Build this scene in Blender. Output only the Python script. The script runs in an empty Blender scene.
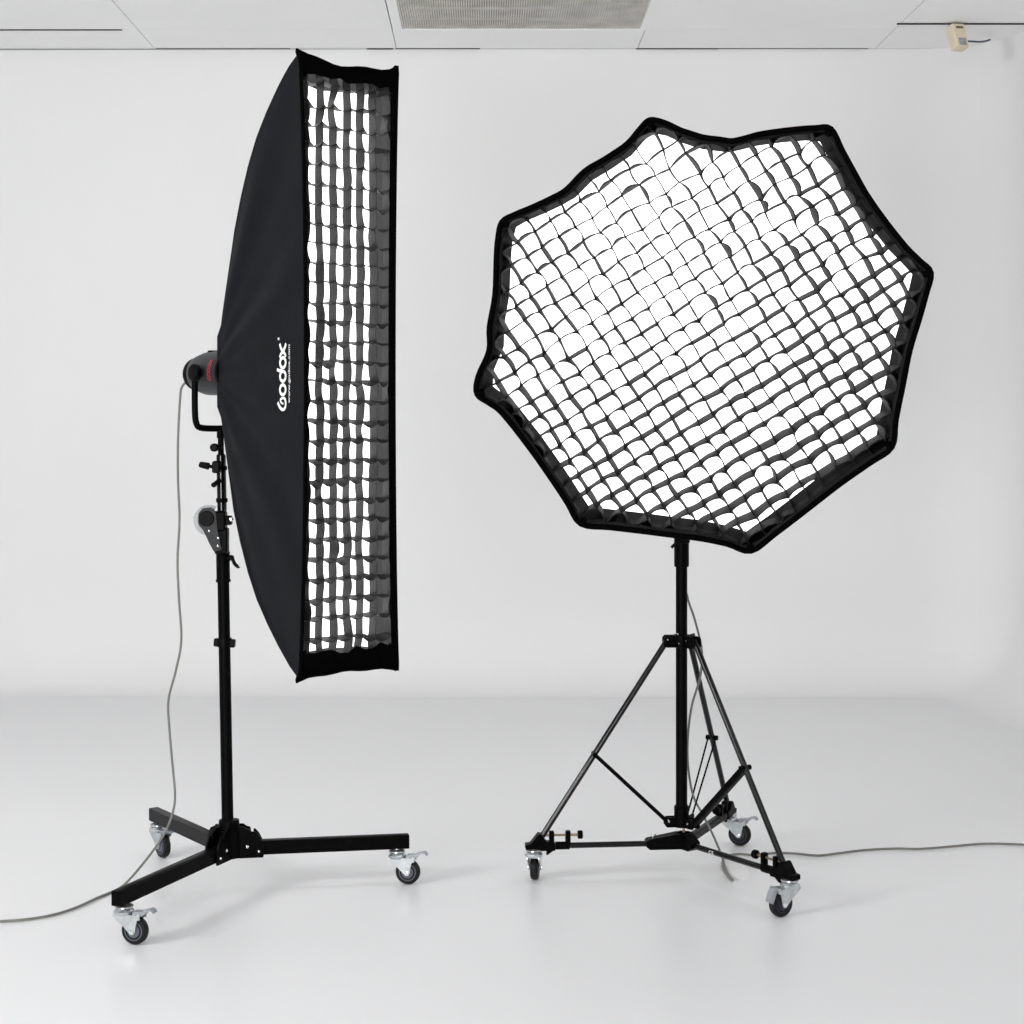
import bpy, math, random
from mathutils import Vector as V, Matrix
random.seed(7)
PI = math.pi
SC = bpy.context.scene
COL = SC.collection
FPX, HOR, CAMH = 1680.0, 425.0, 1.3       # focal length in px, horizon row, camera height


def at(px, py, Y):
    return V(((px - 512) * Y / FPX, Y, CAMH - (py - HOR) * Y / FPX))


def onfloor(px, py, z=0.0):
    return at(px, py, FPX * (CAMH - z) / (py - HOR))


# ------------------------------------------------------------------ materials
def mat(name, col, rough=0.5, metal=0.0, bump=0.0, bscale=200, noise=0.0, nscale=6, sheen=0.0, spec=0.5, emit=0.0, ior=1.5):
    m = bpy.data.materials.new(name)
    m.use_nodes = True
    nt = m.node_tree
    b = nt.nodes['Principled BSDF']
    b.inputs['Base Color'].default_value = (*col, 1)
    b.inputs['Roughness'].default_value = rough
    b.inputs['Metallic'].default_value = metal
    b.inputs['Specular IOR Level'].default_value = spec
    b.inputs['Sheen Weight'].default_value = sheen
    b.inputs['IOR'].default_value = ior
    if emit:
        b.inputs['Emission Color'].default_value = (1, 0.99, 0.985, 1)
        b.inputs['Emission Strength'].default_value = emit
    tc = nt.nodes.new('ShaderNodeTexCoord')
    if bump:
        n = nt.nodes.new('ShaderNodeTexNoise')
        n.inputs['Scale'].default_value = bscale
        n.inputs['Detail'].default_value = 4
        nt.links.new(tc.outputs['Object'], n.inputs['Vector'])
        bp = nt.nodes.new('ShaderNodeBump')
        bp.inputs['Strength'].default_value = bump
        bp.inputs['Distance'].default_value = 0.01
        nt.links.new(n.outputs['Fac'], bp.inputs['Height'])
        nt.links.new(bp.outputs['Normal'], b.inputs['Normal'])
    if noise:
        n = nt.nodes.new('ShaderNodeTexNoise')
        n.inputs['Scale'].default_value = nscale
        n.inputs['Detail'].default_value = 6
        nt.links.new(tc.outputs['Object'], n.inputs['Vector'])
        r = nt.nodes.new('ShaderNodeValToRGB')
        r.color_ramp.elements[0].position = 0.35
        r.color_ramp.elements[1].position = 0.65
        r.color_ramp.elements[0].color = (*[c * (1 - noise) for c in col], 1)
        r.color_ramp.elements[1].color = (*[min(1, c * (1 + noise)) for c in col], 1)
        nt.links.new(n.outputs['Fac'], r.inputs['Fac'])
        nt.links.new(r.outputs['Color'], b.inputs['Base Color'])
    return m


M = dict(
    wall=mat('white wall paint', (0.79, 0.79, 0.79), 0.85, bump=0.03, bscale=30, noise=0.006, nscale=1.5, spec=0.3),
    ceil=mat('white ceiling tile', (0.94, 0.94, 0.94), 0.9, bump=0.05, bscale=300, noise=0.01, nscale=3, spec=0.2),
    gap=mat('dark ceiling gap', (0.05, 0.045, 0.04), 0.9),
    black=mat('black powder coat', (0.0015, 0.0015, 0.0015), 0.4, bump=0.02, bscale=900, ior=1.12),
    gloss=mat('black glossy tube', (0.0015, 0.0015, 0.0015), 0.16, ior=1.42),
    plastic=mat('black plastic', (0.002, 0.002, 0.002), 0.4, bump=0.02, bscale=500, ior=1.15),
    greymetal=mat('dark grey plate', (0.022, 0.023, 0.025), 0.45, spec=0.2),
    greybar=mat('charcoal painted bar', (0.009, 0.009, 0.010), 0.5, spec=0.2),
    zinc=mat('zinc plated steel', (0.55, 0.58, 0.59), 0.28, metal=0.9, noise=0.12, nscale=60),
    chrome=mat('polished steel', (0.8, 0.8, 0.8), 0.15, metal=1.0),
    brass=mat('bronze screw', (0.35, 0.27, 0.18), 0.35, metal=1.0),
    tyre=mat('black rubber tyre', (0.008, 0.0075, 0.008), 0.5, bump=0.02, spec=0.2),
    hub=mat('grey blue wheel hub', (0.11, 0.12, 0.155), 0.5, noise=0.05, nscale=50),
    darkhub=mat('dark navy wheel hub', (0.015, 0.015, 0.03), 0.45),
    pedal=mat('grey brake pedal', (0.33, 0.35, 0.38), 0.4, metal=0.4),
    fabric=mat('black softbox fabric', (0.0072, 0.0076, 0.0092), 0.5, bump=0.5, bscale=4, ior=1.12),
    stripgrid=mat('black grid fabric of the strip', (0.017, 0.0158, 0.0163), 0.5, bump=0.2, bscale=150, spec=0.28),
    trim=mat('black edging fabric', (0.0012, 0.0012, 0.0012), 0.8, bump=0.2, bscale=120, ior=1.08),
    grid=mat('black grid fabric', (0.010, 0.009, 0.0093), 0.6, bump=0.2, bscale=150, spec=0.06),
    logo=mat('white print', (0.85, 0.85, 0.85), 0.6),
    red=mat('red print', (0.55, 0.02, 0.02), 0.5),
    head=mat('dark grey housing', (0.019, 0.020, 0.023), 0.4, spec=0.2, bump=0.02, bscale=300),
    cord=mat('grey cord', (0.16, 0.16, 0.145), 0.5),
    beige=mat('beige plastic', (0.72, 0.63, 0.48), 0.5, noise=0.03, nscale=40),
    window=mat('grey sensor window', (0.30, 0.33, 0.34), 0.3, noise=0.2, nscale=120),
    slot=mat('brown slot', (0.12, 0.10, 0.08), 0.5),
    bluecable=mat('dark blue cable', (0.03, 0.05, 0.10), 0.5),
    louver=mat('dusty ivory louvre', (0.70, 0.675, 0.63), 0.6, noise=0.14, nscale=9),
    ventback=mat('vent cavity', (0.30, 0.28, 0.25), 0.9, noise=0.2, nscale=5),
    pale_patch=mat('white floor patch', (0.86, 0.86, 0.85), 0.45, spec=0.4),
    dial=mat('silver dial plate', (0.34, 0.35, 0.36), 0.5),
    silver=mat('silver lining', (0.7, 0.7, 0.7), 0.4, metal=0.8),
    diffuser=mat('glowing white diffuser', (0.9, 0.9, 0.9), 0.8, emit=2.6),
)


def floor_material():
    m = mat('white glossy floor', (0.775, 0.778, 0.788), 0.3, spec=0.35, noise=0.006, nscale=1.2)
    nt = m.node_tree
    b = nt.nodes['Principled BSDF']
    tc = nt.nodes.new('ShaderNodeTexCoord')
    n = nt.nodes.new('ShaderNodeTexNoise')
    n.inputs['Scale'].default_value = 1.5
    n.inputs['Detail'].default_value = 2
    nt.links.new(tc.outputs['Object'], n.inputs['Vector'])
    mr = nt.nodes.new('ShaderNodeMapRange')
    mr.inputs['To Min'].default_value = 0.27
    mr.inputs['To Max'].default_value = 0.33
    nt.links.new(n.outputs['Fac'], mr.inputs['Value'])
    # polished where people walk, duller towards the back wall
    sp = nt.nodes.new('ShaderNodeSeparateXYZ')
    nt.links.new(tc.outputs['Object'], sp.inputs['Vector'])
    m2 = nt.nodes.new('ShaderNodeMapRange')
    m2.inputs['From Min'].default_value = 5.5
    m2.inputs['From Max'].default_value = 8.0
    m2.inputs['To Max'].default_value = 0.5
    nt.links.new(sp.outputs['Y'], m2.inputs['Value'])
    ad = nt.nodes.new('ShaderNodeMath')
    nt.links.new(mr.outputs['Result'], ad.inputs[0])
    nt.links.new(m2.outputs['Result'], ad.inputs[1])
    nt.links.new(ad.outputs['Value'], b.inputs['Roughness'])
    return m


M['floor'] = floor_material()


# ------------------------------------------------------------------ mesh builder
class MB:
    def __init__(s):
        s.v, s.f, s.mi, s.mats, s.cur = [], [], [], [], 0

    def use(s, m):
        if m not in s.mats:
            s.mats.append(m)
        s.cur = s.mats.index(m)
        return s

    def add(s, vs, fs):
        o = len(s.v)
        s.v += [tuple(x) for x in vs]
        for f in fs:
            s.f.append(tuple(i + o for i in f))
            s.mi.append(s.cur)
        return s

    def box(s, c, size, rot=None, bev=0.0):
        c = V(c)
        rot = rot or Matrix.Identity(3)
        hx, hy, hz = [a / 2 for a in size]
        b = min(bev, hx * .9, hy * .9, hz * .9)
        if b <= 0:
            vs = [c + rot @ V((x * hx, y * hy, z * hz)) for z in (-1, 1) for y in (-1, 1) for x in (-1, 1)]
            return s.add(vs, [(0, 2, 3, 1), (4, 5, 7, 6), (0, 1, 5, 4), (2, 6, 7, 3), (0, 4, 6, 2), (1, 3, 7, 5)])
        # bevelled along every edge: three stacked loops of chamfered rectangles
        def loop(ax, ay, cc, z):
            return [V((ax, ay - cc, z)), V((ax - cc, ay, z)), V((-ax + cc, ay, z)), V((-ax, ay - cc, z)),
                    V((-ax, -ay + cc, z)), V((-ax + cc, -ay, z)), V((ax - cc, -ay, z)), V((ax, -ay + cc, z))]
        vs = []
        for (ax, ay, z) in ((hx - b, hy - b, -hz), (hx, hy, -hz + b), (hx, hy, hz - b), (hx - b, hy - b, hz)):
            vs += loop(ax, ay, b, z)
        vs = [c + rot @ q for q in vs]
        fs = [tuple(range(7, -1, -1)), tuple(range(24, 32))]
        for k in range(3):
            for i in range(8):
                j = (i + 1) % 8
                fs.append((k * 8 + i, k * 8 + j, k * 8 + 8 + j, k * 8 + 8 + i))
        return s.add(vs, fs)

    def bar(s, p0, p1, w, h, up=V((0, 0, 1)), bev=0.0):
        """rectangular bar from p0 to p1; w across, h along 'up'"""
        p0, p1 = V(p0), V(p1)
        d = (p1 - p0)
        L = d.length
        d.normalize()
        side = d.cross(up).normalized()
        u = side.cross(d).normalized()
        rot = Matrix((d, side, u)).transposed()
        return s.box((p0 + p1) / 2, (L, w, h), rot, bev)

    def rings(s, rings, cap=True, closed=True):
        n = len(rings[0])
        o = []
        for r in rings:
            o += r
        fs = []
        for k in range(len(rings) - 1):
            for i in range(n if closed else n - 1):
                j = (i + 1) % n
                fs.append((k * n + i, k * n + j, (k + 1) * n + j, (k + 1) * n + i))
        if cap and closed:
            fs.append(tuple(range(n - 1, -1, -1)))
            fs.append(tuple(range((len(rings) - 1) * n, len(rings) * n)))
        return s.add(o, fs)

    def tube(s, pts, r, n=12, cap=True):
        pts = [V(p) for p in pts]
        rr = r if isinstance(r, (list, tuple)) else [r] * len(pts)
        t0 = (pts[1] - pts[0]).normalized()
        a = V((0, 0, 1)) if abs(t0.z) < 0.9 else V((1, 0, 0))
        nrm = (a - t0 * a.dot(t0)).normalized()
        rg = []
        for i, p in enumerate(pts):
            t = (pts[min(i + 1, len(pts) - 1)] - pts[max(i - 1, 0)]).normalized()
            nrm = (nrm - t * nrm.dot(t)).normalized()
            b = t.cross(nrm)
            rg.append([p + (nrm * math.cos(2 * PI * k / n) + b * math.sin(2 * PI * k / n)) * rr[i] for k in range(n)])
        return s.rings(rg, cap)

    def lathe(s, c, axis, prof, n=24):
        """prof: (radius, distance along the axis)"""
        c, axis = V(c), V(axis).normalized()
        a = V((0, 0, 1)) if abs(axis.z) < 0.9 else V((1, 0, 0))
        e1 = (a - axis * a.dot(axis)).normalized()
        e2 = axis.cross(e1)
        rg = [[c + axis * h + (e1 * math.cos(2 * PI * k / n) + e2 * math.sin(2 * PI * k / n)) * max(r, 1e-5) for k in range(n)] for r, h in prof]
        return s.rings(rg, True)

    def prism(s, poly, c, ex, ey, th):
        """poly in (a, b) plane coords, extruded +-th/2 along ex x ey"""
        c, ex, ey = V(c), V(ex), V(ey)
        n = ex.cross(ey).normalized()
        k = len(poly)
        lo = [c + ex * a + ey * b - n * th / 2 for a, b in poly]
        hi = [c + ex * a + ey * b + n * th / 2 for a, b in poly]
        fs = [tuple(range(k - 1, -1, -1)), tuple(range(k, 2 * k))]
        fs += [(i, (i + 1) % k, k + (i + 1) % k, k + i) for i in range(k)]
        return s.add(lo + hi, fs)

    def build(s, name, m=None, parent=None, angle=40):
        me = bpy.data.meshes.new(name)
        if m:
            s.mats = [m] if not s.mats else s.mats
        o0 = V((0, 0, 0))
        if parent is not None:
            o0 = world_loc(parent)
        me.from_pydata([(x[0] - o0.x, x[1] - o0.y, x[2] - o0.z) for x in s.v], [], s.f)
        for q in s.mats:
            me.materials.append(q)
        for p, i in zip(me.polygons, s.mi):
            p.material_index = i
            p.use_smooth = True
        me.set_sharp_from_angle(angle=math.radians(angle))
        me.update()
        ob = bpy.data.objects.new(name, me)
        COL.objects.link(ob)
        if parent is not None:
            ob.parent = parent
        return ob


def world_loc(o):
    p = V((0, 0, 0))
    while o is not None:
        p = p + o.location
        o = o.parent
    return p


def thing(name, label, cat, loc, group=None):
    o = bpy.data.objects.new(name, None)
    o.empty_display_size = 0.1
    o.location = loc
    COL.objects.link(o)
    o['label'] = label
    o['category'] = cat
    if group:
        o['group'] = group
    return o


def tag(o, label, cat):
    o['label'] = label
    o['category'] = cat
    return o


def struct(o):
    o['kind'] = 'structure'
    return o


def catmull(pts, n=8, closed=False):
    pts = [V(p) for p in pts]
    out = []
    N = len(pts)
    for i in range(N if closed else N - 1):
        if closed:
            p0, p1, p2, p3 = pts[(i - 1) % N], pts[i], pts[(i + 1) % N], pts[(i + 2) % N]
        else:
            p0, p1, p2, p3 = pts[max(i - 1, 0)], pts[i], pts[i + 1], pts[min(i + 2, N - 1)]
        for k in range(n):
            t = k / n
            out.append(0.5 * ((2 * p1) + (p2 - p0) * t + (2 * p0 - 5 * p1 + 4 * p2 - p3) * t * t + (3 * p1 - p0 - 3 * p2 + p3) * t ** 3))
    if not closed:
        out.append(pts[-1])
    return out


def interp(tab, x):
    if x <= tab[0][0]:
        return tab[0][1]
    for (a, b), (c, d) in zip(tab, tab[1:]):
        if x <= c:
            return b + (d - b) * (x - a) / (c - a)
    return tab[-1][1]


# ------------------------------------------------------------------ the room
CEIL = 3.18
# plan of the cyclorama: back wall, rounded corner, right wall
back_l = V((-7.5, 8.36 + 0.022 * 5.6, 0))
arc = []
cc = V((2.03, 7.985, 0))
R0 = 0.41
path = [(back_l, V((0, -1, 0))), (V((0.0, 8.40, 0)), V((0, -1, 0)))]
for k in range(0, 13):
    a = PI / 2 - k / 12 * (PI / 2 - 0.07)
    d = V((math.cos(a), math.sin(a), 0))
    path.append((cc + d * R0, -d))
last, nl = path[-1]
path.append((last + V((0.12, -1, 0)).normalized() * 10.0, nl))
prof = [(0.0, CEIL), (0.0, 1.8), (0.0, 0.42)]
RC = 0.38
for k in range(1, 13):
    a = k / 12 * PI / 2
    prof.append((RC * (1 - math.cos(a)), 0.0004 + RC * (1 - math.sin(a))))


def sweep(path_):
    mb = MB().use(M['wall'])
    rg = []
    for p, n in path_:
        rg.append([V((p.x, p.y, 0)) + n * q + V((0, 0, z)) for q, z in prof])
    mb.rings(rg, cap=False, closed=False)
    mb.use(M['floor'])
    np_ = len(prof) - 1
    for k in range(len(mb.mi)):
        if k % np_ >= 99:
            mb.mi[k] = mb.cur
    return mb


struct(sweep(path[:9]).build('wall_back'))
struct(sweep(path[8:]).build('wall_right'))
fl = MB().use(M['floor'])
fl.add([(-7.5, -4, 0), (4.5, -4, 0), (4.5, 8.5, 0), (-7.5, 8.5, 0)], [(0, 1, 2, 3)])
struct(fl.build('floor'))

# ceiling of long tiles with thin gaps, one mesh
ce = MB().use(M['ceil'])
ce.add([(-7.5, -4, CEIL + .03), (-7.5, 8.6, CEIL + .03), (4.5, 8.6, CEIL + .03), (4.5, -4, CEIL + .03)], [(0, 1, 2, 3)])
xs = [-1.785 - 1.205 * 4, -1.785 - 1.205 * 3, -1.785 - 1.205 * 2, -1.785 - 1.205, -1.785, -0.577, 0.627, 1.812, 3.02, 4.4]


def sk(y):                                   # the seams drift slightly across the room
    return -0.016 * (y - 8.4)


def tile(x0, x1, y0, y1, z=0.0):
    g = 0.002
    vs = []
    for zz in (CEIL + z, CEIL + .03):
        vs += [V((x0 + g + sk(y0), y0 + g, zz)), V((x1 - g + sk(y0), y0 + g, zz)), V((x1 - g + sk(y1), y1 - g, zz)), V((x0 + g + sk(y1), y1 - g, zz))]
    ce.add(vs, [(0, 3, 2, 1), (0, 1, 5, 4), (1, 2, 6, 5), (2, 3, 7, 6), (3, 0, 4, 7)])


for i in range(len(xs) - 1):
    yf = {3: 7.99, 4: 7.98, 5: 7.98, 6: 7.98}.get(i, 7.99 if i < 4 else 7.86)
    ydrop = {}
    ylim = 8.39
    tile(xs[i], xs[i + 1], yf, ylim, 0.0)
    y = yf
    k = 0
    while y > -3.5:
        if i == 5 and k == 0:
            y -= 2.42
            k += 2
            continue
        tile(xs[i], xs[i + 1], y - 1.21, y, -0.0)
        y -= 1.21
        k += 1
struct(ce.build('ceiling'))
# dark shadow-gap strips that run along parts of the seams
for n, (a, b, Y, zz, h) in enumerate(((-20, 122, 7.985, 0, .006), (897, 1040, 7.86, 0, .008), (367, 393, 8.385, 0, .006), (396, 480, 8.385, 0, .004), (636, 718, 8.385, 0, .005), (718, 868, 8.385, 0, .003), (156, 290, 8.385, 0, .003))):
    x0, x1 = (a - 512) * Y / FPX, (b - 512) * Y / FPX
    t = MB().use(M['gap']).box(((x0 + x1) / 2, Y, CEIL - h / 2 + .001), (x1 - x0, .008, h)).build('trim_%d' % (n + 1))
    struct(t)

# ceiling vent with long louvres
vent = thing('air_vent', 'dusty ivory louvred vent panel set in the white ceiling', 'vent', (0.03, 7.3, CEIL))
vx0, vx1, vy0, vy1 = -0.527, 0.598, 5.55, 7.98
fr = MB().use(M['ceil'])
for (x0, x1, y0, y1) in ((vx0 - .045, vx0, vy0, 7.96), (vx1, vx1 + .03, vy0, 7.96), (vx0 - .045, vx1 + .03, 7.96, 7.977)):
    dx = sk((y0 + y1) / 2) * 0
    a = [V((x0 + sk(y0), y0, 0)), V((x1 + sk(y0), y0, 0)), V((x1 + sk(y1), y1, 0)), V((x0 + sk(y1), y1, 0))]
    fr.add([p + V((0, 0, CEIL - .006)) for p in a] + [p + V((0, 0, CEIL + .02)) for p in a],
           [(0, 3, 2, 1), (4, 5, 6, 7), (0, 1, 5, 4), (1, 2, 6, 5), (2, 3, 7, 6), (3, 0, 4, 7)])
fr.build('frame', None, vent)
lv = MB().use(M['louver'])
N = 104
for i in range(N):
    x = vx0 + .006 + (vx1 - vx0 - .012) * i / (N - 1)
    w = .0034
    ys = (vy0, 7.958)
    vs = []
    for z in (CEIL - .003, CEIL + .012):
        vs += [V((x - w + sk(ys[0]), ys[0], z)), V((x + w + sk(ys[0]), ys[0], z)), V((x + w + sk(ys[1]), ys[1], z)), V((x - w + sk(ys[1]), ys[1], z))]
    lv.add(vs, [(0, 3, 2, 1), (4, 5, 6, 7), (0, 1, 5, 4), (1, 2, 6, 5), (2, 3, 7, 6), (3, 0, 4, 7)])
for k in range(12):
    lv.box(((vx0 + vx1) / 2 + sk(7), 7.8 - k * .2, CEIL + .006), (vx1 - vx0, .005, .010))
lv.build('louvres', None, vent)
MB().use(M['ventback']).box(((vx0 + vx1) / 2 + .02, (vy0 + 7.96) / 2, CEIL + .02), (vx1 - vx0 + .05, 7.96 - vy0, .008)).build('backing', None, vent)

# motion sensor on the wall near the corner
sl = at(957.5, 37.5, 7.84)
sensor = thing('motion_sensor', 'small beige sensor box with grey window on the wall under the ceiling', 'sensor', sl)
rz = Matrix.Rotation(math.radians(19), 3, 'Z') @ Matrix.Rotation(math.radians(-16), 3, 'X') @ Matrix.Rotation(math.radians(-3), 3, 'Y')
MB().use(M['beige']).box(sl, (.072, .055, .122), rz, .006).build('housing', None, sensor)
MB().use(M['window']).box(sl + rz @ V((.002, -.0285, -.035)), (.040, .004, .036), rz, .001).build('sensor_window', None, sensor)
MB().use(M['slot']).box(sl + rz @ V((.002, -.0285, .038)), (.038, .004, .010), rz, .001).build('slot', None, sensor)
MB().use(M['beige']).tube([sl + V((0, .02, .0)), sl + V((0.0, .06, .06))], .014, 12).build('bracket', None, sensor)
cb = catmull([sl + V((.030, .01, -.013)), at(972, 41.4, 7.92), at(980, 41.8, 7.98), at(986, 41.0, 8.05), at(990, 39.6, 8.12)], 6)
MB().use(M['bluecable']).tube(cb, .0045, 8).build('cable', None, sensor)


# ------------------------------------------------------------------ casters
def caster(parent, stem, trail, hubm, pedal=True, zleg=0.1, pedal_down=False):
    """stem: (x, y) of the swivel, trail: direction the wheel trails; wheel 70 mm"""
    t = V((trail[0], trail[1], 0)).normalized()
    ax = V((-t.y, t.x, 0))
    up = V((0, 0, 1))
    R = .035
    s = V((stem[0], stem[1], 0))
    wc = s + t * .032 + up * R
    f = MB().use(M['zinc'])
    f.lathe(s, up, [(.0105, .078), (.0105, .100), (.009, zleg + .004)], 16)
    f.lathe(s, up, [(.010, .072), (.023, .073), (.026, .077), (.026, .082), (.021, .086), (.020, .0875), (.012, .089)], 24)
    f.lathe(s, up, [(.020, .090), (.024, .0905), (.0235, .094), (.016, .097), (.010, .098)], 24)
    for sg in (-1, 1):
        o = s + ax * sg * .0165
        poly = [(-.022, .074), (.052, .076), (.054, .066), (.046, .064), (.043, .050), (.040, .033), (.036, .027), (.028, .027), (.022, .033), (.004, .050), (-.014, .062), (-.023, .070)]
        f.prism(poly, o, t, up, .0026)
    f.box(s + t * .010 + up * .0745, (.062, .034, .003), Matrix((t, ax, up)).transposed())
    c = f.build('caster', None, parent)
    w = MB().use(M['tyre'])
    w.lathe(wc, ax, [(.0245, -.0105), (.029, -.0115), (.033, -.0095), (R, -.005), (R, .005), (.033, .0095), (.029, .0115), (.0245, .0105)], 40)
    w.use(hubm)
    for sg in (-1, 1):
        w.lathe(wc, ax * sg, [(.0245, .006), (.0245, .0108), (.0225, .0112), (.0215, .0095), (.0175, .0092), (.0165, .0112), (.012, .0118), (.011, .0108), (.002, .0108)], 36)
    w.build('wheel', None, c)
    b = MB().use(M['chrome'])
    b.lathe(wc - ax * .0215, ax, [(.003, 0), (.0055, .0008), (.0055, .004), (.0055, .039), (.0055, .0422), (.003, .043)], 14)
    b.build('axle', None, c)
    if pedal:
        p = MB().use(M['pedal'])
        if pedal_down:
            pr = [(.044, .080), (.060, .078), (.067, .070), (.076, .046), (.068, .040), (.062, .052), (.056, .066), (.044, .070)]
        else:
            pr = [(.030, .083), (.052, .0845), (.066, .090), (.078, .093), (.086, .089), (.088, .083), (.084, .0865), (.077, .089), (.067, .084), (.058, .074), (.045, .072), (.030, .076)]
        p.prism(pr, s, t, up, .022)
        p.use(M['zinc']).lathe(s + t * .050 + up * .076 - ax * .018, ax, [(.0045, 0), (.0045, .036)], 12)
        p.build('brake_pedal', None, c)
    return c


# ------------------------------------------------------------------ left stand
LC = V((-0.79, 4.69, 0))
stand = thing('light_stand', 'black three-legged rolling stand with square legs holding the tall strip softbox', 'light stand', LC)


def leanx(z):
    return LC + V((-.003 - .0205 * (z - .14) / 1.15, 0, z))


ZL = .100
ends = [(at(124, 903, 4.218), (.95, -.30)), (at(397, 848, 4.766), (.97, -.16)), (at(158, 822, 5.078), (.62, -.78))]
hubm = MB().use(M['black'])
for (e, tr) in ends:
    d = V((e.x - LC.x, e.y - LC.y, 0))
    L = d.length
    d.normalize()
    sd = V((-d.y, d.x, 0))
    tip = LC + d * (L + .034)
    lb = MB().use(M['greybar'] if e.y > 5 else M['black'])
    lb.bar(LC + d * .045 + V((0, 0, ZL + .019)), tip + V((0, 0, ZL + .019)), .030, .038, bev=.0015)
    leg = lb.build('leg', None, stand)
    caster(stand, (e.x, e.y), tr, M['hub'], True, ZL)
    # gusset plates each side of the leg
    for sg in (-1, 1):
        o = LC + sd * sg * .0185
        poly = [(.020, ZL - .006), (.115, ZL - .006), (.119, ZL + .004), (.118, ZL + .022), (.112, ZL + .038), (.101, ZL + .054), (.088, ZL + .065), (.080, ZL + .068), (.078, ZL + .058), (.071, ZL + .058), (.066, ZL + .072), (.050, ZL + .076), (.040, ZL + .082), (.020, ZL + .082)]
        poly = [(x if x < .04 else .04 + (x - .04) * .72, z) for x, z in poly]
        hubm.prism(poly, o, d, V((0, 0, 1)), .005)
hubm.use(M['black']).lathe(LC, (0, 0, 1), [(.022, ZL - .004), (.036, ZL - .004), (.036, ZL + .070), (.030, ZL + .074), (.028, ZL + .098), (.020, ZL + .1)], 24)
hub = hubm.build('hub', None, stand)
for (e, tr) in ends:
    d = V((e.x - LC.x, e.y - LC.y, 0)).normalized()
    sd = V((-d.y, d.x, 0))
    for sg in (-1, 1):
        for (r, z, q) in ((.050, ZL + .026, .0048), (.082, ZL + .012, .0042)):
            if sg * sd.y < 0 or True:
                MB().use(M['chrome']).lathe(LC + d * r + V((0, 0, z)) + sd * sg * .021, sd * sg, [(q, 0), (q, .0025), (q * .6, .0045), (.001, .005)], 12).build('bolt', None, hub)

MB().use(M['black']).tube([leanx(.14), leanx(.90)], .0165, 20).build('mast', None, stand)
cl = MB().use(M['plastic'])
cl.tube([leanx(.682), leanx(.705)], .021, 20)
cl.bar(leanx(.694) - V((.0285, 0, 0)), leanx(.690) + V((.030, 0, 0)), .022, .022, bev=.002)
cl.build('clamp', None, stand)
cl = MB().use(M['black'])
cl.tube([leanx(.862), leanx(.868), leanx(.87), leanx(.938), leanx(.945)], [.021, .021, .019, .019, .0205], 20)
cl.tube([leanx(.945), leanx(.952), leanx(.962)], [.019, .0165, .019], 20)
cl.build('collar', None, stand)
lever = MB().use(M['plastic'])
a0 = leanx(.928) + V((.017, -.008, 0))
lever.tube(catmull([a0, a0 + V((.010, -.004, .002)), a0 + V((.018, -.006, -.014)), a0 + V((.027, -.006, -.022)), a0 + V((.030, -.006, -.021))], 4), [.008] * 5 + [.005] * 11 + [.003], 10)
lever.build('locking_lever', None, stand)
MB().use(M['gloss']).tube([leanx(.94), leanx(1.215)], .0132, 20).build('upper_mast', None, stand)
MB().use(M['black']).tube([leanx(1.205), leanx(1.215), leanx(1.22), leanx(1.285)], [.0132, .0132, .0085, .0085], 16).build('spigot', None, stand)
# crank gear
gp = at(206.5, 521, 4.675)
g = MB().use(M['greymetal'])
ex, ez = V((1, 0, 0)), V((0, 0, 1))
Cp = lambda x, y: ((x - 206.5) / 359.0, -(y - 521) / 359.0)
g.prism([Cp(200, 513), Cp(204, 508), Cp(212, 507), Cp(217, 511), Cp(219, 530), Cp(223, 549), Cp(215.5, 551), Cp(211, 543), Cp(205, 530), Cp(200, 524)], gp + V((0, -.022, 0)), ex, ez, .006)
g.use(M['plastic']).lathe(gp + V((.004, -.03, .008)), (0, 1, 0), [(.020, 0), (.022, .004), (.022, .03)], 24)
g.use(M['black']).box(gp + V((.034, 0, .0)), (.042, .045, .055), None, .004)
g.box(gp + V((.043, 0, -.055)), (.036, .036, .075), None, .004)
g.box(gp + V((.060, 0, .002)), (.022, .026, .026), None, .003)
gear = g.build('gear_housing', None, stand)
ar = MB().use(M['dial'])
out = []
inn = []
for k in range(25):
    a = math.radians(62 + k * (205 / 24))
    out.append((.0425 * math.cos(a) + .009, .0425 * math.sin(a) + .003))
    inn.append((.0305 * math.cos(a) + .009, .0305 * math.sin(a) + .003))
o_ = gp + V((0, -.012, 0))
nn = len(out)
vs = [o_ + ex * a + ez * b + V((0, q, 0)) for q in (-.003, .003) for a, b in out + inn]
fs = []
for i in range(nn - 1):
    fs += [(i, i + 1, nn + i + 1, nn + i), (2 * nn + i, 3 * nn + i, 3 * nn + i + 1, 2 * nn + i + 1), (i, 2 * nn + i, 2 * nn + i + 1, i + 1), (nn + i, nn + i + 1, 3 * nn + i + 1, 3 * nn + i)]
fs += [(0, nn, 3 * nn, 2 * nn), (nn - 1, 3 * nn - 1, 4 * nn - 1, 2 * nn - 1)]
ar.add(vs, fs)
ar.build('index_arc', None, gear)
for (x, y) in ((207.5, 517), (209.5, 531), (218.5, 538), (218, 546)):
    q = at(x, y, 4.655)
    MB().use(M['chrome']).lathe(q + V((0, -.004, 0)), (0, 1, 0), [(.001, -.002), (.0045, 0), (.0045, .008)], 12).build('screw', None, gear)
q = at(231.5, 519.5, 4.66)
MB().use(M['chrome']).lathe(q, (0, 1, 0), [(.002, -.004), (.0055, -.002), (.0055, .01)], 12).build('screw', None, gear)
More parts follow.
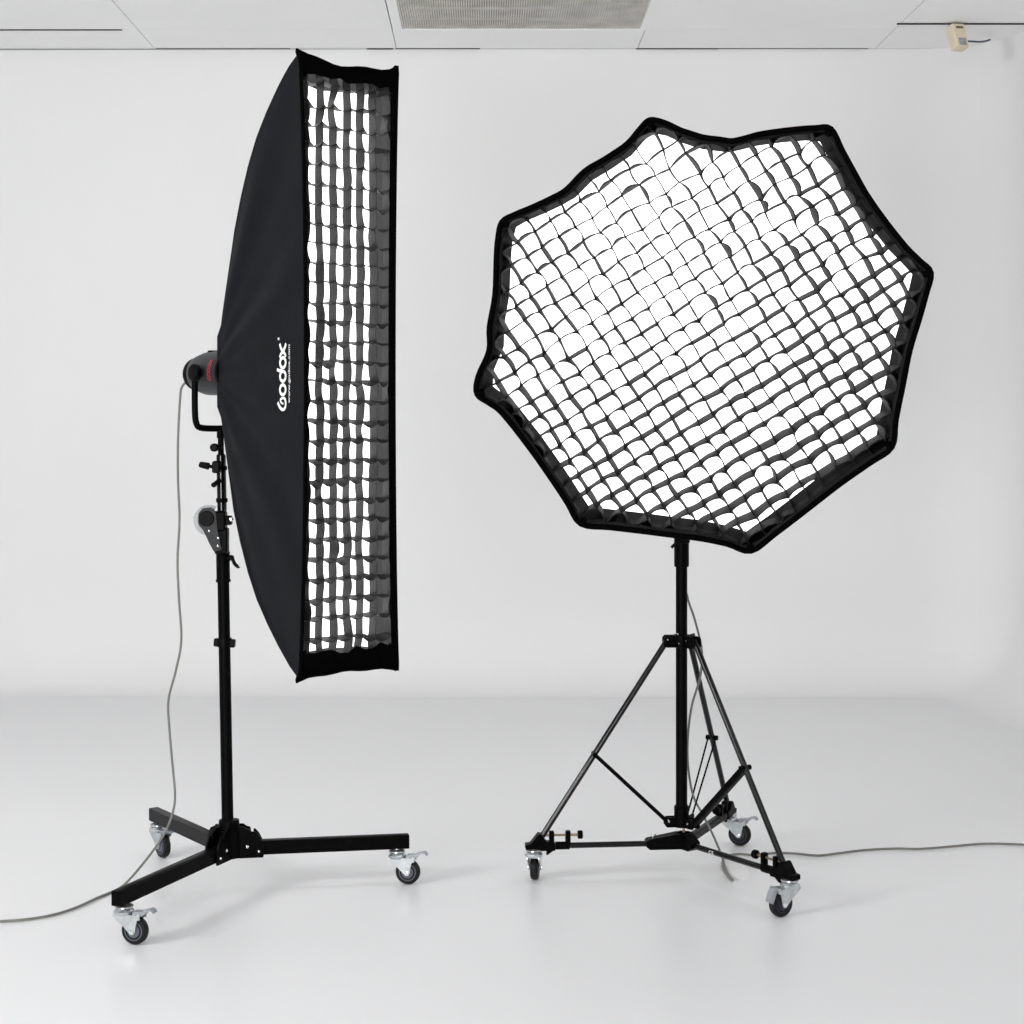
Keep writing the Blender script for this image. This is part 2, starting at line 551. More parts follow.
# handle knob and small knobs on the upper mast
k = MB().use(M['plastic'])
kp = at(213, 467, 4.67)
k.box(kp + V((.010, 0, 0)), (.022, .03, .034), None, .004)
k.tube([kp + V((.004, -.005, 0)), kp + V((-.008, -.006, .002)), kp + V((-.010, -.006, .002)), kp + V((-.034, -.006, .007)), kp + V((-.037, -.006, .008))], [.005, .005, .010, .0085, .006], 12)
k.build('grip_knob', None, stand)
k = MB().use(M['plastic'])
k.lathe(at(214.5, 447.5, 4.66), (0, 1, 0), [(.008, -.012), (.0115, -.009), (.0115, .010), (.006, .02)], 20)
k.lathe(at(217, 447.5, 4.67), (1, 0, 0), [(.006, 0), (.006, .018)], 12)
k.build('small_knob', None, stand)
k = MB().use(M['black'])
k.tube([at(220, 480, 4.67), at(213, 485.5, 4.665)], [.007, .006], 10)
k.lathe(at(213.5, 485, 4.655), (0, 1, 0), [(.005, -.003), (.007, 0), (.007, .012)], 14)
k.build('bolt', None, stand)
for zz in (1.18, 1.09):
    MB().use(M['black']).lathe(leanx(zz), (0, 0, 1), [(.0155, -.006), (.0165, -.004), (.0165, .004), (.0155, .006)], 18).build('band', None, stand)

# ------------------------------------------------------------------ strip softbox
th = math.atan2(.63, .777)
U = V((math.cos(th), math.sin(th), 0))
B = V((-math.sin(th), math.cos(th), 0))
Z = V((0, 0, 1))
SF = V((-.4055, 4.195, 1.445))
HW, HL = .1465, .768
DZ = [(0, .768), (.06, .742), (.13, .700), (.20, .652), (.27, .596), (.33, .530), (.385, .452), (.43, .372), (.465, .275), (.495, .19), (.52, .125), (.545, .095)]
DU = [(0, .1465), (.52, .072), (.545, .07)]


def S(u, z, d):
    return SF + U * u + Z * z + B * d


def fold(z, d):
    # soft creases that fan out from the speed ring over the side panels
    k = max(0.0, min(1.0, (d - .015) / .08)) * max(0.0, min(1.0, (.53 - d) / .1))
    a = math.atan2(z, .62 - d)
    k *= 1 - math.exp(-(((z + .02) / .16) ** 4) - ((d - .10) / .14) ** 4)   # the fabric lies smooth under the print
    return k * (.0030 * math.sin(a * 11 + .6) + .0018 * math.sin(a * 23 + 2.0) + .0015 * math.sin(a * 7 + d * 12))


def outline(d, n_long=90, n_short=12, bowk=1.0, inset=(0, 0), corner=0.0):
    """closed outline of the strip softbox at depth d as (u, z), starting bottom-left going counterclockwise seen from front"""
    hu, hz = interp(DU, d) - inset[0], interp(DZ, d) - inset[1]
    k = bowk * max(0.0, 1 - d / .5)
    pts = []

    def bow(s, amp):
        return amp * k * (4 * s * (1 - s)) ** .7
    for i in range(n_short):           # bottom, left -> right
        s = i / n_short
        pts.append((-hu + 2 * hu * s, -hz + bow(s, .012) + .002 * k * math.sin(17 * s)))
    for i in range(n_long):            # right, bottom -> top
        s = i / n_long
        pts.append((hu - bow(s, .012), -hz + 2 * hz * s))
    for i in range(n_short):           # top, right -> left
        s = i / n_short
        pts.append((hu - 2 * hu * s, hz - bow(s, .022) - .004 * k * math.sin(13 * s)))
    for i in range(n_long):            # left, top -> bottom
        s = i / n_long
        pts.append((-hu + bow(s, .018) + fold(hz - 2 * hz * s, d), hz - 2 * hz * s))
    return pts


def near_u(z, d):
    hu, hz = interp(DU, d), interp(DZ, d)
    s = min(1, max(0, (hz - z) / (2 * hz)))
    return -hu + .018 * max(0, 1 - d / .5) * (4 * s * (1 - s)) ** .7 + fold(z, d)


box1 = thing('strip_softbox', 'tall narrow black strip softbox with white lettering and glowing grid front', 'softbox', SF)
ds = [0, .012, .03, .06, .09, .13, .17, .2, .235, .27, .3, .33, .36, .385, .41, .43, .45, .465, .48, .495, .51, .52, .545]
body = MB().use(M['fabric'])
body.rings([[S(u, z, d) for u, z in outline(d)] for d in ds], cap=False)
nO = len(outline(0))
bo = body.build('body', None, box1, 55)
# piping along the near and far front edges, and frame flap
fl_ = MB().use(M['trim'])
o0 = outline(0)
fl_.tube([S(u, z, 0) for u, z in o0 + o0[:1]], .005, 8, cap=False)
rnd = random.Random(3)
inner = []
for i, (u, z) in enumerate(o0):
    iu = .007
    u2 = max(-HW + iu + .014, min(HW - .022, u)) if abs(z) > HL - .06 else (u + (iu if u < 0 else -.012))
    z2 = z
    if z > HL - .052:
        z2 = HL - .054 + rnd.uniform(-.006, .006)
    if z < -HL + .055:
        z2 = -HL + .062 + rnd.uniform(-.008, .010)
    inner.append((u2, z2))
fl_.rings([[S(u, z, -.001) for u, z in o0], [S(u, z, .004) for u, z in inner], [S(u, z, .007) for u, z in inner]], cap=False)
fl_.build('front_flap', None, box1)
lip = MB().use(M['stripgrid'])
lip.rings([[S(u * .98, z * .995, d) for u, z in outline(d)] for d in (.006, .03, .055, .095)], cap=False)
lip.build('inner_lip', None, box1)
df = MB().use(M['diffuser'])
od = outline(.088)
df.add([S(u * .98, z * .994, .088) for u, z in od] + [S(0, 0, .088)], [(i, (i + 1) % nO, nO) for i in range(nO)])
df.build('diffuser', None, box1)
# corner caps
for su in (-1, 1):
    for sz in (-1, 1):
        cp = MB().use(M['trim'])
        cp.lathe(S(su * (HW - .004), sz * (HL - .006), .007), (U * su * .6 + Z * sz), [(.006, -.015), (.008, 0), (.006, .010), (.002, .016 if su < 0 else .010)], 12)
        cp.build('corner_cap', None, box1)
sr = MB().use(M['plastic'])
sr.lathe(S(0, 0, .535), B, [(.06, 0), (.078, .0), (.078, .012), (.072, .025), (.06, .025)], 32)
sr.build('speed_ring', None, box1)


# grid strips: two crossing families of ribbons that share their nodes
def grid_mesh(name, poly, frame, ang, pitch, depth, amp, bows, seed, parent, m, off=(0, 0), d0=.006, asym=0.6, pitch2=None, thick=.0006, tilt=None):
    """poly: outline in plane coords; frame(a,b,d)->world; ang: rotation of the lattice"""
    rg_ = random.Random(seed)
    ca, sa = math.cos(ang), math.sin(ang)
    p1, p2 = pitch, pitch2 or pitch
    nz = {}

    def node(i, j):
        if (i, j) not in nz:
            x, y = (i * p1 * ca - j * p2 * sa + off[0]), (i * p1 * sa + j * p2 * ca + off[1])
            k = amp(x, y)
            nz[(i, j)] = (rg_.gauss(0, 1) * k, rg_.gauss(0, 1) * k)
        return nz[(i, j)]

    def bowrand(f, i, j, c={}):
        key = (seed, f, i, j)
        if key not in c:
            c[key] = rg_.gauss(0, 1)
        return c[key]

    def warp(a, b):
        i, j = math.floor(a), math.floor(b)
        fa, fb = a - i, b - j
        x = y = 0
        for (di, wi) in ((0, 1 - fa), (1, fa)):
            for (dj, wj) in ((0, 1 - fb), (1, fb)):
                n = node(i + di, j + dj)
                x += n[0] * wi * wj
                y += n[1] * wi * wj
        return x, y

    def lat(a, b):                       # lattice coords -> plane coords
        x, y = a * p1, b * p2
        return x * ca - y * sa + off[0], x * sa + y * ca + off[1]

    def inv(x, y):
        x -= off[0]
        y -= off[1]
        return (x * ca + y * sa) / p1, (-x * sa + y * ca) / p2
    lp = [inv(x, y) for x, y in poly]
    mb = MB().use(m)
    for fam in (0, 1):
        cs = [q[fam] for q in lp]
        for c in range(math.ceil(min(cs)), math.floor(max(cs)) + 1):
            # crossings of the line coordinate[fam] = c with the outline
            hits = []
            for k in range(len(lp)):
                q0, q1 = lp[k], lp[(k + 1) % len(lp)]
                if (q0[fam] - c - 1e-7) * (q1[fam] - c - 1e-7) < 0:
                    t = (c - q0[fam]) / (q1[fam] - q0[fam])
                    hits.append(q0[1 - fam] + t * (q1[1 - fam] - q0[1 - fam]))
            hits.sort()
            for h in range(0, len(hits) - 1, 2):
                s0, s1 = hits[h], hits[h + 1]
                if s1 - s0 < .3:
                    continue
                ss = [s0] + [x / 6 for x in range(math.ceil(s0 * 6 + .3), math.floor(s1 * 6 - .3) + 1)] + [s1]
                front, back = [], []
                for s_ in ss:
                    a, b = (c, s_) if fam == 0 else (s_, c)
                    wx, wy = warp(a, b)
                    j = math.floor(s_)
                    fr_ = s_ - j
                    base, rnd_ = bows[fam]
                    kx, ky = lat(a, b)
                    am = base + rnd_ * bowrand(fam, c, j)
                    am2 = am * .2 + rnd_ * .5 * bowrand(fam + 2, c, j)
                    shp = math.sin(PI * fr_) ** .8
                    edge = min(1, (s_ - s0) * 1.5, (s1 - s_) * 1.5)
                    pa = (ca, sa) if fam == 0 else (-sa, ca)
                    ex_ = 1 if 0 < edge else 0
                    fx, fy = kx + (wx + pa[0] * am * shp) * edge, ky + (wy + pa[1] * am * shp) * edge
                    gx, gy = kx + (wx * asym + pa[0] * am2 * shp) * edge, ky + (wy * asym + pa[1] * am2 * shp) * edge
                    if tilt and fam == 1:
                        gy += tilt(kx, ky) * edge * (.6 + .4 * shp)
                    front.append((fx, fy))
                    back.append((gx, gy))
                # closed thin cross-section: front edge, back edge, 1.2 mm thick
                rings_ = []
                for k in range(len(front)):
                    k0, k1 = max(0, k - 1), min(len(front) - 1, k + 1)
                    tx, ty = front[k1][0] - front[k0][0], front[k1][1] - front[k0][1]
                    L = math.hypot(tx, ty) or 1
                    nx, ny = -ty / L * thick, tx / L * thick
                    (fx, fy), (gx, gy) = front[k], back[k]
                    mx, my = (fx + gx) / 2, (fy + gy) / 2
                    rings_.append([frame(fx + nx, fy + ny, d0), frame(mx + nx, my + ny, d0 + depth / 2), frame(gx + nx, gy + ny, d0 + depth),
                                   frame(gx - nx, gy - ny, d0 + depth), frame(mx - nx, my - ny, d0 + depth / 2), frame(fx - nx, fy - ny, d0)])
                mb.rings(rings_, True)
    return mb.build(name, None, parent, 50)


poly1 = [(u * (.985 if u > 0 else .93), z * .972) for u, z in outline(0)]
grid_mesh('fabric_grid', poly1, S, 0.0, .0402, .034,
          lambda x, y: .0022 + .0040 * max(0, (abs(y) - .55) / .2),
          ((0.0, .0026), (-.0095, .0040)), 5, box1, M['stripgrid'], off=(.006, 0.012), pitch2=.0492,
          tilt=lambda x, y: .0075 - .0145 * max(0, min(1, (y - .1) / .55)) - .004 * max(0, min(1, (-y - .2) / .4)))


# lettering on the near side panel; text x runs up (z), text y runs back (d)
T0z, T0d = 1.3 - (410.5 - 425) * 4.24 / FPX - 1.445, .110


def onpanel(s, h, lift=.0012):
    d, z = T0d + h, T0z + s
    hu = near_u(z, d)
    return S(hu - lift, z, d)


lg = MB().use(M['logo'])


def stroke(pts, w, closed=False):
    P = [V((a, b, 0)) for a, b in pts]
    n = len(P)
    L, R_ = [], []
    for i in range(n):
        if closed:
            t = P[(i + 1) % n] - P[(i - 1) % n]
        else:
            t = P[min(i + 1, n - 1)] - P[max(i - 1, 0)]
        t.normalize()
        nn_ = V((-t.y, t.x, 0)) * (w[i] if isinstance(w, list) else w) / 2
        L.append(P[i] + nn_)
        R_.append(P[i] - nn_)
    vs = [onpanel(q.x, q.y) for q in L] + [onpanel(q.x, q.y) for q in R_] + [onpanel(q.x, q.y, .0002) for q in L] + [onpanel(q.x, q.y, .0002) for q in R_]
    fs = []
    for i in range(n if closed else n - 1):
        j = (i + 1) % n
        fs += [(i, j, n + j, n + i), (i, 2 * n + i, 2 * n + j, j), (n + i, n + j, 3 * n + j, 3 * n + i)]
    lg.add(vs, fs)


def ring(cx, cy, rx, ry, w, n=28):
    stroke([(cx + rx * math.cos(2 * PI * k / n), cy + ry * math.sin(2 * PI * k / n)) for k in range(n)], w, True)


W_ = .0078
gl = catmull([(.020, .047, 0), (.008, .034, 0), (.002, .018, 0), (.006, .005, 0), (.017, .0005, 0), (.029, .006, 0), (.031, .020, 0), (.027, .031, 0), (.020, .027, 0), (.0165, .014, 0)], 5)
stroke([(p.x, p.y) for p in gl], [W_ * (1 - .45 * (k / len(gl)) ** 2) for k in range(len(gl))])
ring(.052, .018, .0125, .0165, W_)
ring(.086, .018, .0125, .0165, W_)
stroke([(.0985, .018), (.1005, .030), (.1005, .040), (.1035, .052)], W_)
ring(.120, .018, .0125, .0165, W_)
xa = catmull([(.134, .036, 0), (.142, .029, 0), (.147, .018, 0), (.142, .007, 0), (.134, .001, 0)], 5)
xb = catmull([(.168, .036, 0), (.158, .030, 0), (.150, .018, 0), (.158, .006, 0), (.168, .0, 0)], 5)
stroke([(p.x, p.y) for p in xa], W_)
stroke([(p.x, p.y) for p in xb], W_)
ring(.181, .043, .0030, .0042, .0010, 16)
stroke([(.1800, .041), (.1800, .046), (.182, .0455), (.181, .0435), (.182, .041)], .0009)


def text_polys(txt):
    cu = bpy.data.curves.new('text', 'FONT')
    cu.body = txt
    cu.size = 1.0
    cu.offset = 0.004
    ob = bpy.data.objects.new('text', cu)
    COL.objects.link(ob)
    dg = bpy.context.evaluated_depsgraph_get()
    me = ob.evaluated_get(dg).to_mesh()
    vs = [v.co.copy() for v in me.vertices]
    fs = [tuple(p.vertices) for p in me.polygons]
    ob.evaluated_get(dg).to_mesh_clear()
    bpy.data.objects.remove(ob)
    bpy.data.curves.remove(cu)
    x0, x1 = min(v.x for v in vs), max(v.x for v in vs)
    y0, y1 = min(v.y for v in vs), max(v.y for v in vs)
    return [((v.x - x0) / (x1 - x0), (v.y - y0) / (y1 - y0)) for v in vs], fs


uv, fs = text_polys('www.godox.com')
lg.add([onpanel(.018 + .146 * a, -.0275 + .0150 * b) for a, b in uv], fs)
lg.build('lettering', None, box1, 20)

# ------------------------------------------------------------------ flash head on the left
PV = S(0, 0, .64)
flash = thing('flash_head', 'dark grey studio flash head with red lettering behind the strip softbox', 'flash head', PV)
h = MB().use(M['head'])
h.lathe(S(0, 0, 0), B, [(.05, .548), (.056, .55), (.060, .575), (.062, .60), (.062, .66), (.061, .71), (.054, .75), (.046, .765)], 40)
h.build('body', None, flash)
hp = MB().use(M['plastic'])
hp.lathe(S(0, 0, 0), B, [(.045, .755), (.047, .758), (.047, .785), (.042, .79), (.02, .79)], 32)
hp.box(S(0, .061, .69), (.03, .02, .008), Matrix((U, B, Z)).transposed(), .002)
hp.build('rear_panel', None, flash)
for sg in (-1, 1):
    kb = MB().use(M['plastic'])
    kb.lathe(S(sg * .058, 0, .655), U * sg, [(.012, -.006), (.012, .012), (.023, .012), (.025, .016), (.025, .026), (.021, .030), (.004, .031)], 24)
    kb.build('tilt_knob', None, flash)
yk = MB().use(M['black'])
yp = []
ypts = [S(-.078, .01, .655), S(-.078, -.10, .655), S(-.075, -.140, .652), S(-.060, -.153, .650), S(0, -.155, .648), S(.060, -.153, .650), S(.075, -.140, .652), S(.078, -.10, .655), S(.078, .01, .655)]
yk.tube(catmull(ypts, 5), .009, 10)
yk.lathe(S(-.078, .0, .655), U, [(.015, -.004), (.015, .004)], 20)
yk.lathe(S(.078, .0, .655), U, [(.015, -.004), (.015, .004)], 20)
yk.tube([S(0, -.155, .648), leanx(1.265)], .0115, 16)
yk.build('yoke', None, flash)
uv, fs = text_polys('GODOX')
rp = MB().use(M['red'])


def onhead(a, b):
    # vertical lettering on the near flank of the housing
    z = -.022 + .058 * a
    d = .598 + .016 * (b)
    rr = .0628
    u = -math.sqrt(rr * rr - z * z)
    return S(u - .0004, z, d)


rp.add([onhead(a, b) for a, b in uv], fs)
rp.build('lettering', None, flash, 20)

# cord of the left flash head
c0 = S(-.015, -.01, .79)
pts = [c0 - B * .004, at(182.5, 386, 4.84), at(180, 400, 4.86), at(178, 440, 4.86), at(178, 480, 4.87), at(179.5, 520, 4.87), at(177.5, 560, 4.87), at(179, 600, 4.86), at(181.3, 640, 4.85), at(176, 670, 4.85), at(168.5, 700, 4.85), at(169.5, 730, 4.84), at(172, 760, 4.83), at(175, 795, 4.80), at(172, 815, 4.79), at(163, 836, 4.77), at(146, 860, 4.73), at(126, 883, 4.67)]
pts += [onfloor(114, 891, .005), onfloor(97, 898, .005), onfloor(75, 908, .005), onfloor(50, 915.5, .005), onfloor(20, 920, .005), onfloor(-15, 922, .005), onfloor(-60, 925, .005), onfloor(-150, 920, .005), onfloor(-300, 905, .005), onfloor(-450, 900, .005)]
cd = MB().use(M['cord'])
cd.tube(catmull(pts, 6), .0036, 8)
tag(cd.build('power_cord'), 'grey cable hanging from the left flash head and trailing off across the floor', 'cable')

# ------------------------------------------------------------------ right stand
RC_ = V((.492, 4.816, 0))
st2 = thing('light_stand', 'black wheeled tripod stand with braced round legs under the octagonal softbox', 'light stand', RC_)
dirs = [V((-.431, -.039, 0)).normalized(), V((.246, -.356, 0)).normalized(), V((.184, .394, 0)).normalized()]
UP = V((0, 0, 1))
mx = V((-.006, 0, 0))
MB().use(M['black']).tube([RC_ + mx + UP * .15, RC_ + mx + UP * .90], .0165, 24).build('mast', None, st2)
c = MB().use(M['black'])
c.tube([RC_ + mx + UP * .894, RC_ + mx + UP * .90, RC_ + mx + UP * .99], [.0205, .0215, .0215], 24)
c.build('collar', None, st2)
lv_ = MB().use(M['plastic'])
a0 = RC_ + V((-.016, -.018, .962))
lv_.tube(catmull([a0 + V((.03, -.006, .006)), a0 + V((.006, -.012, .004)), a0 + V((-.012, -.012, -.002)), a0 + V((-.022, -.012, -.012))], 4), .0042, 10)
lv_.build('locking_lever', None, st2)
MB().use(M['black']).tube([RC_ + mx + UP * .985, RC_ + mx + UP * 1.42], .0135, 16).build('upper_mast', None, st2)
c = MB().use(M['black'])
c.lathe(RC_ + mx, UP, [(.020, .662), (.026, .664), (.026, .698), (.020, .700)], 24)
for d in dirs:
    sd = V((-d.y, d.x, 0))
    for sg in (-1, 1):
        c.prism([(.018, .664), (.052, .664), (.060, .670), (.060, .690), (.054, .698), (.018, .698)], RC_ + sd * sg * .0125, d, UP, .004)
c1 = c.build('leg_collar', None, st2)
for (px, py) in ((678, 634.5), (686, 641), (679, 643.5), (668, 640)):
    MB().use(M['chrome']).lathe(at(px, py, 4.78), (0, 1, 0), [(.001, -.002), (.0022, 0), (.0022, .02)], 10).build('rivet', None, c1)
c = MB().use(M['black'])
c.lathe(RC_ + mx, UP, [(.016, .148), (.0215, .149), (.0215, .207), (.018, .211)], 24)
for d in dirs:
    sd = V((-d.y, d.x, 0))
    for sg in (-1, 1):
        c.prism([(.014, .150), (.050, .150), (.056, .156), (.056, .172), (.050, .178), (.014, .178)], RC_ + sd * sg * .011, d, UP, .004)
c2 = c.build('brace_collar', None, st2)
for (px, py) in ((669, 822), (687.5, 824)):
    MB().use(M['chrome']).lathe(at(px, py, 4.77), (0, 1, 0), [(.001, -.002), (.0028, 0), (.0028, .02)], 10).build('rivet', None, c2)


def legpt(d, r):
    return RC_ + d * r + UP * (.680 - (r - .05) / .355 * .545)


for n, d in enumerate(dirs):
    sd = V((-d.y, d.x, 0))
    MB().use(M['gloss']).tube([legpt(d, .046), legpt(d, .41)], .0085, 16).build('leg', None, st2)
    br = MB().use(M['black'])
    a, b = RC_ + d * .046 + UP * .163, legpt(d, .258)
    if n == 0:
        br.bar(a, b, .022, .0105, bev=.001)
    elif n == 1:
        br.bar(a, b, .030, .012, bev=.001)
    else:
        for sg in (-1, 1):
            br.tube([a + sd * sg * .007, b + sd * sg * .012], .0028, 8)
    br.tube([b - sd * .018, b + sd * .018], .0075, 12)
    br.build('brace', None, st2)
    # wheeled base arm
    zb = .1025
    arm = MB().use(M['greybar'] if n == 2 else M['gloss'])
    if n == 2:
        arm.bar(RC_ + d * .035 + UP * zb, RC_ + d * .37 + UP * zb, .026, .018, bev=.002)
    else:
        arm.tube([RC_ + d * .03 + UP * zb, RC_ + d * .37 + UP * zb], .0082, 14)
    arm.build('base_arm', None, st2)
    ec = MB().use(M['black'])
    ec.tube([RC_ + d * .33 + UP * zb, RC_ + d * .37 + UP * zb], .0115, 14)
    ec.prism([(.372, zb - .011), (.436, zb - .011), (.440, zb - .006), (.456, zb - .006), (.456, zb + .007), (.442, zb + .009), (.420, zb + .036), (.412, zb + .036), (.396, zb + .014), (.372, zb + .010)], RC_, d, UP, .030)
    ec.prism([(.368, zb - .008), (.395, zb - .008), (.396, zb - .026), (.391, zb - .024)], RC_, d, UP, .008)
    e = ec.build('end_bracket', None, st2)
    cs = MB().use(M['black'])
    for r in (.381, .334):
        cs.bar(RC_ + d * r + UP * zb, RC_ + d * r + UP * (zb + .042), .018, .014, up=d, bev=.002)
    cs.lathe(RC_ + UP * (zb + .030), d, [(.010, .292), (.012, .294), (.012, .304), (.010, .306)], 18)
    cs.use(M['brass']).tube([RC_ + d * .305 + UP * (zb + .030), RC_ + d * .40 + UP * (zb + .030)], .0035, 10)
    cs.build('screw_clamp', None, st2)
    stem = RC_ + d * .432
    tr = [(.12, .99), (-.84, -.54), (.92, -.38)][n]
    caster(st2, (stem.x, stem.y), tr, M['darkhub'], n != 0, .092, n == 1)
# centre of the wheeled base
ch = MB().use(M['black'])
for n, d in enumerate(dirs):
    L = .11 if n == 0 else .05
    ch.prism([(-.02, .088), (L - .01, .088), (L, .096), (L, .112), (L - .006, .116), (.02, .132), (-.02, .132)], RC_, d, UP, .036)
hubb = ch.build('base_hub', None, st2)
s_ = MB().use(M['chrome'])
s_.lathe(RC_ + dirs[0] * .088 + UP * .112, UP, [(.003, 0), (.003, .014), (.008, .015), (.008, .018), (.002, .019)], 14)
s_.build('screw', None, hubb)
s_ = MB().use(M['brass'])
s_.lathe(RC_ + UP * .128, UP, [(.004, 0), (.004, .022)], 12)
s_.build('pin', None, hubb)
# small white marking on the front arm
d = dirs[1]
uv, fs = text_polys('CE')
mk = MB().use(M['logo'])
sd = V((-d.y, d.x, 0))
if sd.y > 0:
    sd = -sd
mk.add([RC_ + d * (.118 + .020 * a) + UP * (.1025 + .0075 * math.cos((b - .5) * 1.2) * 0 + (b - .5) * .009) + sd * .0087 for a, b in uv], fs)
mk.build('marking', None, st2, 20)

# ------------------------------------------------------------------ octagonal softbox
OY = 4.22
OF = at(705, 336, OY)
ON = V((-.082, -1, -.14)).normalized()
OU = V((1, -.1, 0)).normalized()
OU = (OU - ON * OU.dot(ON)).normalized()
OV = ON.cross(OU) * -1
if OV.z < 0:
    OV = -OV
CAM = V((0, 0, CAMH))


def unproj(px, py):
    r = V(((px - 512) / FPX, 1, -(py - HOR) / FPX))
    t = (OF - CAM).dot(ON) / r.dot(ON)
    q = CAM + r * t - OF
    return q.dot(OU), q.dot(OV)


def O(a, b, d):
    return OF + OU * a + OV * b - ON * d


opx = [(650, 120), (665, 123), (680, 130), (692, 134), (704, 137.5), (720, 139.5), (732, 141), (746, 138), (761, 134), (790, 130), (815, 128), (831, 129),
       (842, 150), (854, 172), (867, 195), (886, 222), (906, 247), (920, 261), (931, 273),
       (926, 295), (919, 320), (910, 350), (903, 385), (896, 420), (892, 447),
       (870, 463), (840, 484), (800, 515), (775, 534), (751, 551),
       (727, 544), (700, 538.5), (675, 535.5), (640, 531), (610, 527.5), (581, 524),
       (568, 504), (555, 484), (529, 447), (502, 413), (489, 403), (477, 394),
       (478, 377), (489, 351), (489.5, 327), (495, 295), (496.5, 256), (498, 238), (502, 222),
       (515, 214.5), (533, 207), (550, 199), (566, 190), (585, 171), (605, 159), (627, 144), (640, 129)]
ol = [unproj(*p) for p in opx]
CORN = [0, 11, 18, 24, 29, 35, 41, 48]
box2 = thing('octagonal_softbox', 'large black octagonal softbox with glowing grid front above the tripod stand', 'softbox', OF)
od = [(p.x, p.y) for p in catmull([(a, b, 0) for a, b in ol], 4, closed=True)]
rim = MB().use(M['trim'])
rim.tube([O(a, b, 0) for a, b in od + od[:2]], .0075, 10, cap=False)
for k in CORN:
    a, b = ol[k]
    L = math.hypot(a, b)
    rim.lathe(O(a * .99, b * .99, .004), OU * a / L + OV * b / L, [(.006, -.014), (.009, -.006), (.010, .003), (.006, .008)], 12)
rim.build('rim', None, box2)


def shrink(pl, w):
    return [(a - w * a / math.hypot(a, b), b - w * b / math.hypot(a, b)) for a, b in pl]


def densify(pl, n=4):
    out = []
    for k in range(len(pl)):
        a, b = pl[k], pl[(k + 1) % len(pl)]
        out += [(a[0] + (b[0] - a[0]) * i / n, a[1] + (b[1] - a[1]) * i / n) for i in range(n)]
    return out


rnd = random.Random(11)
ib = [(a * (1 + rnd.uniform(-.004, .004)), b * (1 + rnd.uniform(-.004, .004))) for a, b in shrink(od, .0145)]
fp = MB().use(M['grid'])
fp.rings([[O(a, b, 0) for a, b in od], [O(a, b, .003) for a, b in shrink(od, .009)], [O(a, b, .008) for a, b in ib]], cap=False)
fp.build('front_flap', None, box2)
lp_ = MB().use(M['grid'])
lp_.rings([[O(a, b, .008) for a, b in shrink(od, .007)], [O(a, b, .112) for a, b in shrink(od, .018)]], cap=False)
lp_.build('inner_lip', None, box2)
df = MB().use(M['diffuser'])
dd = shrink(od, .014)
df.add([O(a, b, .104) for a, b in dd] + [O(0, 0, .104)], [(i, (i + 1) % len(dd), len(dd)) for i in range(len(dd))])
df.build('diffuser', None, box2)
ob_ = MB().use(M['fabric'])
rg = []
for d, s in ((.002, 1.0), (.05, .985), (.10, .95), (.16, .89), (.22, .81), (.28, .71), (.34, .58), (.39, .44), (.43, .30), (.455, .2), (.47, .16)):
    sag = 1 - .06 * math.sin(PI * d / .47)
    row = []
    for k in range(len(ol)):
        a, b = ol[k]
        row.append(O(a * s, b * s, d))
    rg.append(row)
ob_.rings(rg, cap=False)
ob_.build('body', None, box2, 60)
s2 = MB().use(M['plastic'])
s2.lathe(OF, -ON, [(.07, .455), (.112, .46), (.112, .475), (.08, .49), (.07, .49)], 32)
s2.build('speed_ring', None, box2)
s2 = MB().use(M['head'])
s2.lathe(OF, -ON, [(.055, .48), (.062, .49), (.062, .64), (.05, .68), (.02, .685)], 32)
s2.build('flash_unit', None, box2)
s2 = MB().use(M['black'])
pc = O(-.0, 0, .585)
for sg in (-1, 1):
    s2.lathe(pc + OU * sg * .06, OU * sg, [(.012, 0), (.022, .012), (.022, .025)], 18)
s2.tube(catmull([pc + OU * -.078, pc + OU * -.078 - OV * .09, pc + OU * -.06 - OV * .128, pc - OV * .133, pc + OU * .06 - OV * .128, pc + OU * .078 - OV * .09, pc + OU * .078], 5), .0075, 10)
s2.tube([pc - OV * .133, RC_ + mx + UP * 1.40], .013, 14)
s2.build('yoke', None, box2)


def amp2(x, y):
    k = .0022
    k += .0045 * math.exp(-((x + .02) ** 2 + (y - .44) ** 2) / .03)
    k += .003 * math.exp(-((x - .28) ** 2 + (y - .30) ** 2) / .03)
    k += .003 * math.exp(-((x - .20) ** 2 + (y + .38) ** 2) / .02)
    k += .002 * math.exp(-((x + .45) ** 2 + (y + .05) ** 2) / .03)
    return k


grid_mesh('fabric_grid', shrink(od, .010), O, math.radians(31.5), .0475, .097, amp2,
          ((.0040, .0032), (.0050, .0028)), 21, box2, M['grid'], off=(.01, .0), d0=.004, asym=.6, pitch2=.0455, thick=.0013)

# cord of the right flash
pts = [O(.0, -.03, .68), O(.02, -.12, .72), at(684, 560, 4.90), at(687, 595, 4.90), at(694, 617, 4.90), at(700, 640, 4.905), at(702, 655, 4.905), at(700, 678, 4.905), at(692, 705, 4.905), at(688, 735, 4.905), at(688, 765, 4.905), at(693, 795, 4.90), at(703, 815, 4.88), at(713, 835, 4.87), at(721, 854, 4.86), at(727, 872, 4.80),
       onfloor(733, 880, .005), onfloor(728, 876, .005), onfloor(723, 867, .005), onfloor(724, 858, .005), onfloor(737, 854, .005), onfloor(755, 855, .005), onfloor(775, 853, .005), onfloor(795, 853.5, .005), onfloor(818, 855.5, .005), onfloor(840, 853, .005), onfloor(865, 850, .005), onfloor(895, 848.5, .005), onfloor(920, 848.8, .005), onfloor(950, 846.5, .005), onfloor(982, 843.8, .005), onfloor(1010, 844, .005), onfloor(1050, 846, .005), onfloor(1090, 848, .005), onfloor(1200, 852, .005), onfloor(1300, 850, .005)]
cd = MB().use(M['cord'])
cd.tube(catmull(pts, 6), .0034, 8)
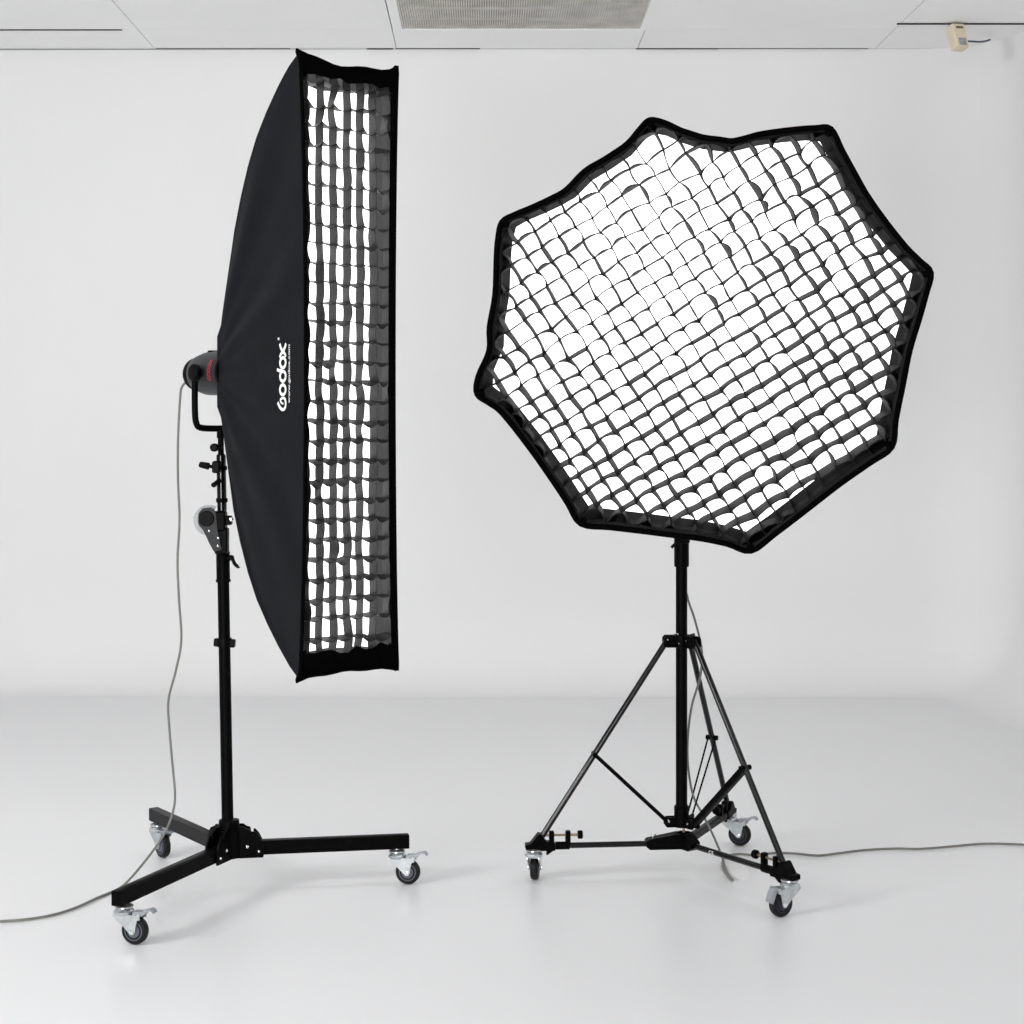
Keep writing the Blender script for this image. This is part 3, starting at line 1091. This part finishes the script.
tag(cd.build('power_cord'), 'grey cable looping at the wheeled tripod and running right across the floor', 'cable')

# pale rounded patch on the floor beside the loop of cord
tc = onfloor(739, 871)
tp = MB().use(M['pale_patch'])
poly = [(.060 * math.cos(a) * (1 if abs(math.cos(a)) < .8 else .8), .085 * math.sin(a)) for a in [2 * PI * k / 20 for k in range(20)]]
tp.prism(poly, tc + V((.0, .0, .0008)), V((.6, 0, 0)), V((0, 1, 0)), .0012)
tag(tp.build('floor_patch'), 'pale rounded patch on the floor beside the cable loop', 'pale_patch')

# ------------------------------------------------------------------ light
w = bpy.data.worlds.new('studio daylight')
SC.world = w
w.use_nodes = True
bg = w.node_tree.nodes['Background']
bg.inputs['Color'].default_value = (0.97, 0.985, 1, 1)
bg.inputs['Strength'].default_value = 0.38


def area(name, loc, target, sx, sy, power, col=(1, 1, 1)):
    l = bpy.data.lights.new(name, 'AREA')
    l.shape = 'RECTANGLE'
    l.size, l.size_y = sx, sy
    l.energy = power
    l.color = col
    o = bpy.data.objects.new(name, l)
    o.location = loc
    o.rotation_euler = (V(target) - V(loc)).to_track_quat('-Z', 'Y').to_euler()
    COL.objects.link(o)
    return o


area('studio_key_lamp', (-4.6, 1.6, 2.75), (0.2, 5.8, 1.0), 1.2, 1.2, 176, (1, .995, .985))
area('added_back_fill', (0.6, 5.0, 3.1), (0.4, 8.2, 0.8), 2.6, 0.6, 31)  # unseen overhead fill, added to brighten the back of the room
area('added_ceiling_fill', (-1.5, -1.2, 0.9), (0.3, 7.0, 3.2), 1.8, 1.2, 155)  # unseen fill added behind the camera to lift the ceiling and upper wall

# ------------------------------------------------------------------ camera
cam = bpy.data.cameras.new('camera')
co = bpy.data.objects.new('camera', cam)
COL.objects.link(co)
co.location = CAM
co.rotation_euler = (PI / 2, 0, 0)
cam.sensor_width = 36
cam.lens = 36 * FPX / 1024
cam.shift_y = -(512 - HOR) / 1024
cam.clip_start = .05
SC.camera = co
vs_ = SC.view_settings
vs_.view_transform = 'Standard'
vs_.look = 'None'
vs_.gamma = 1
vs_.exposure = -0.22
vs_.use_curve_mapping = False
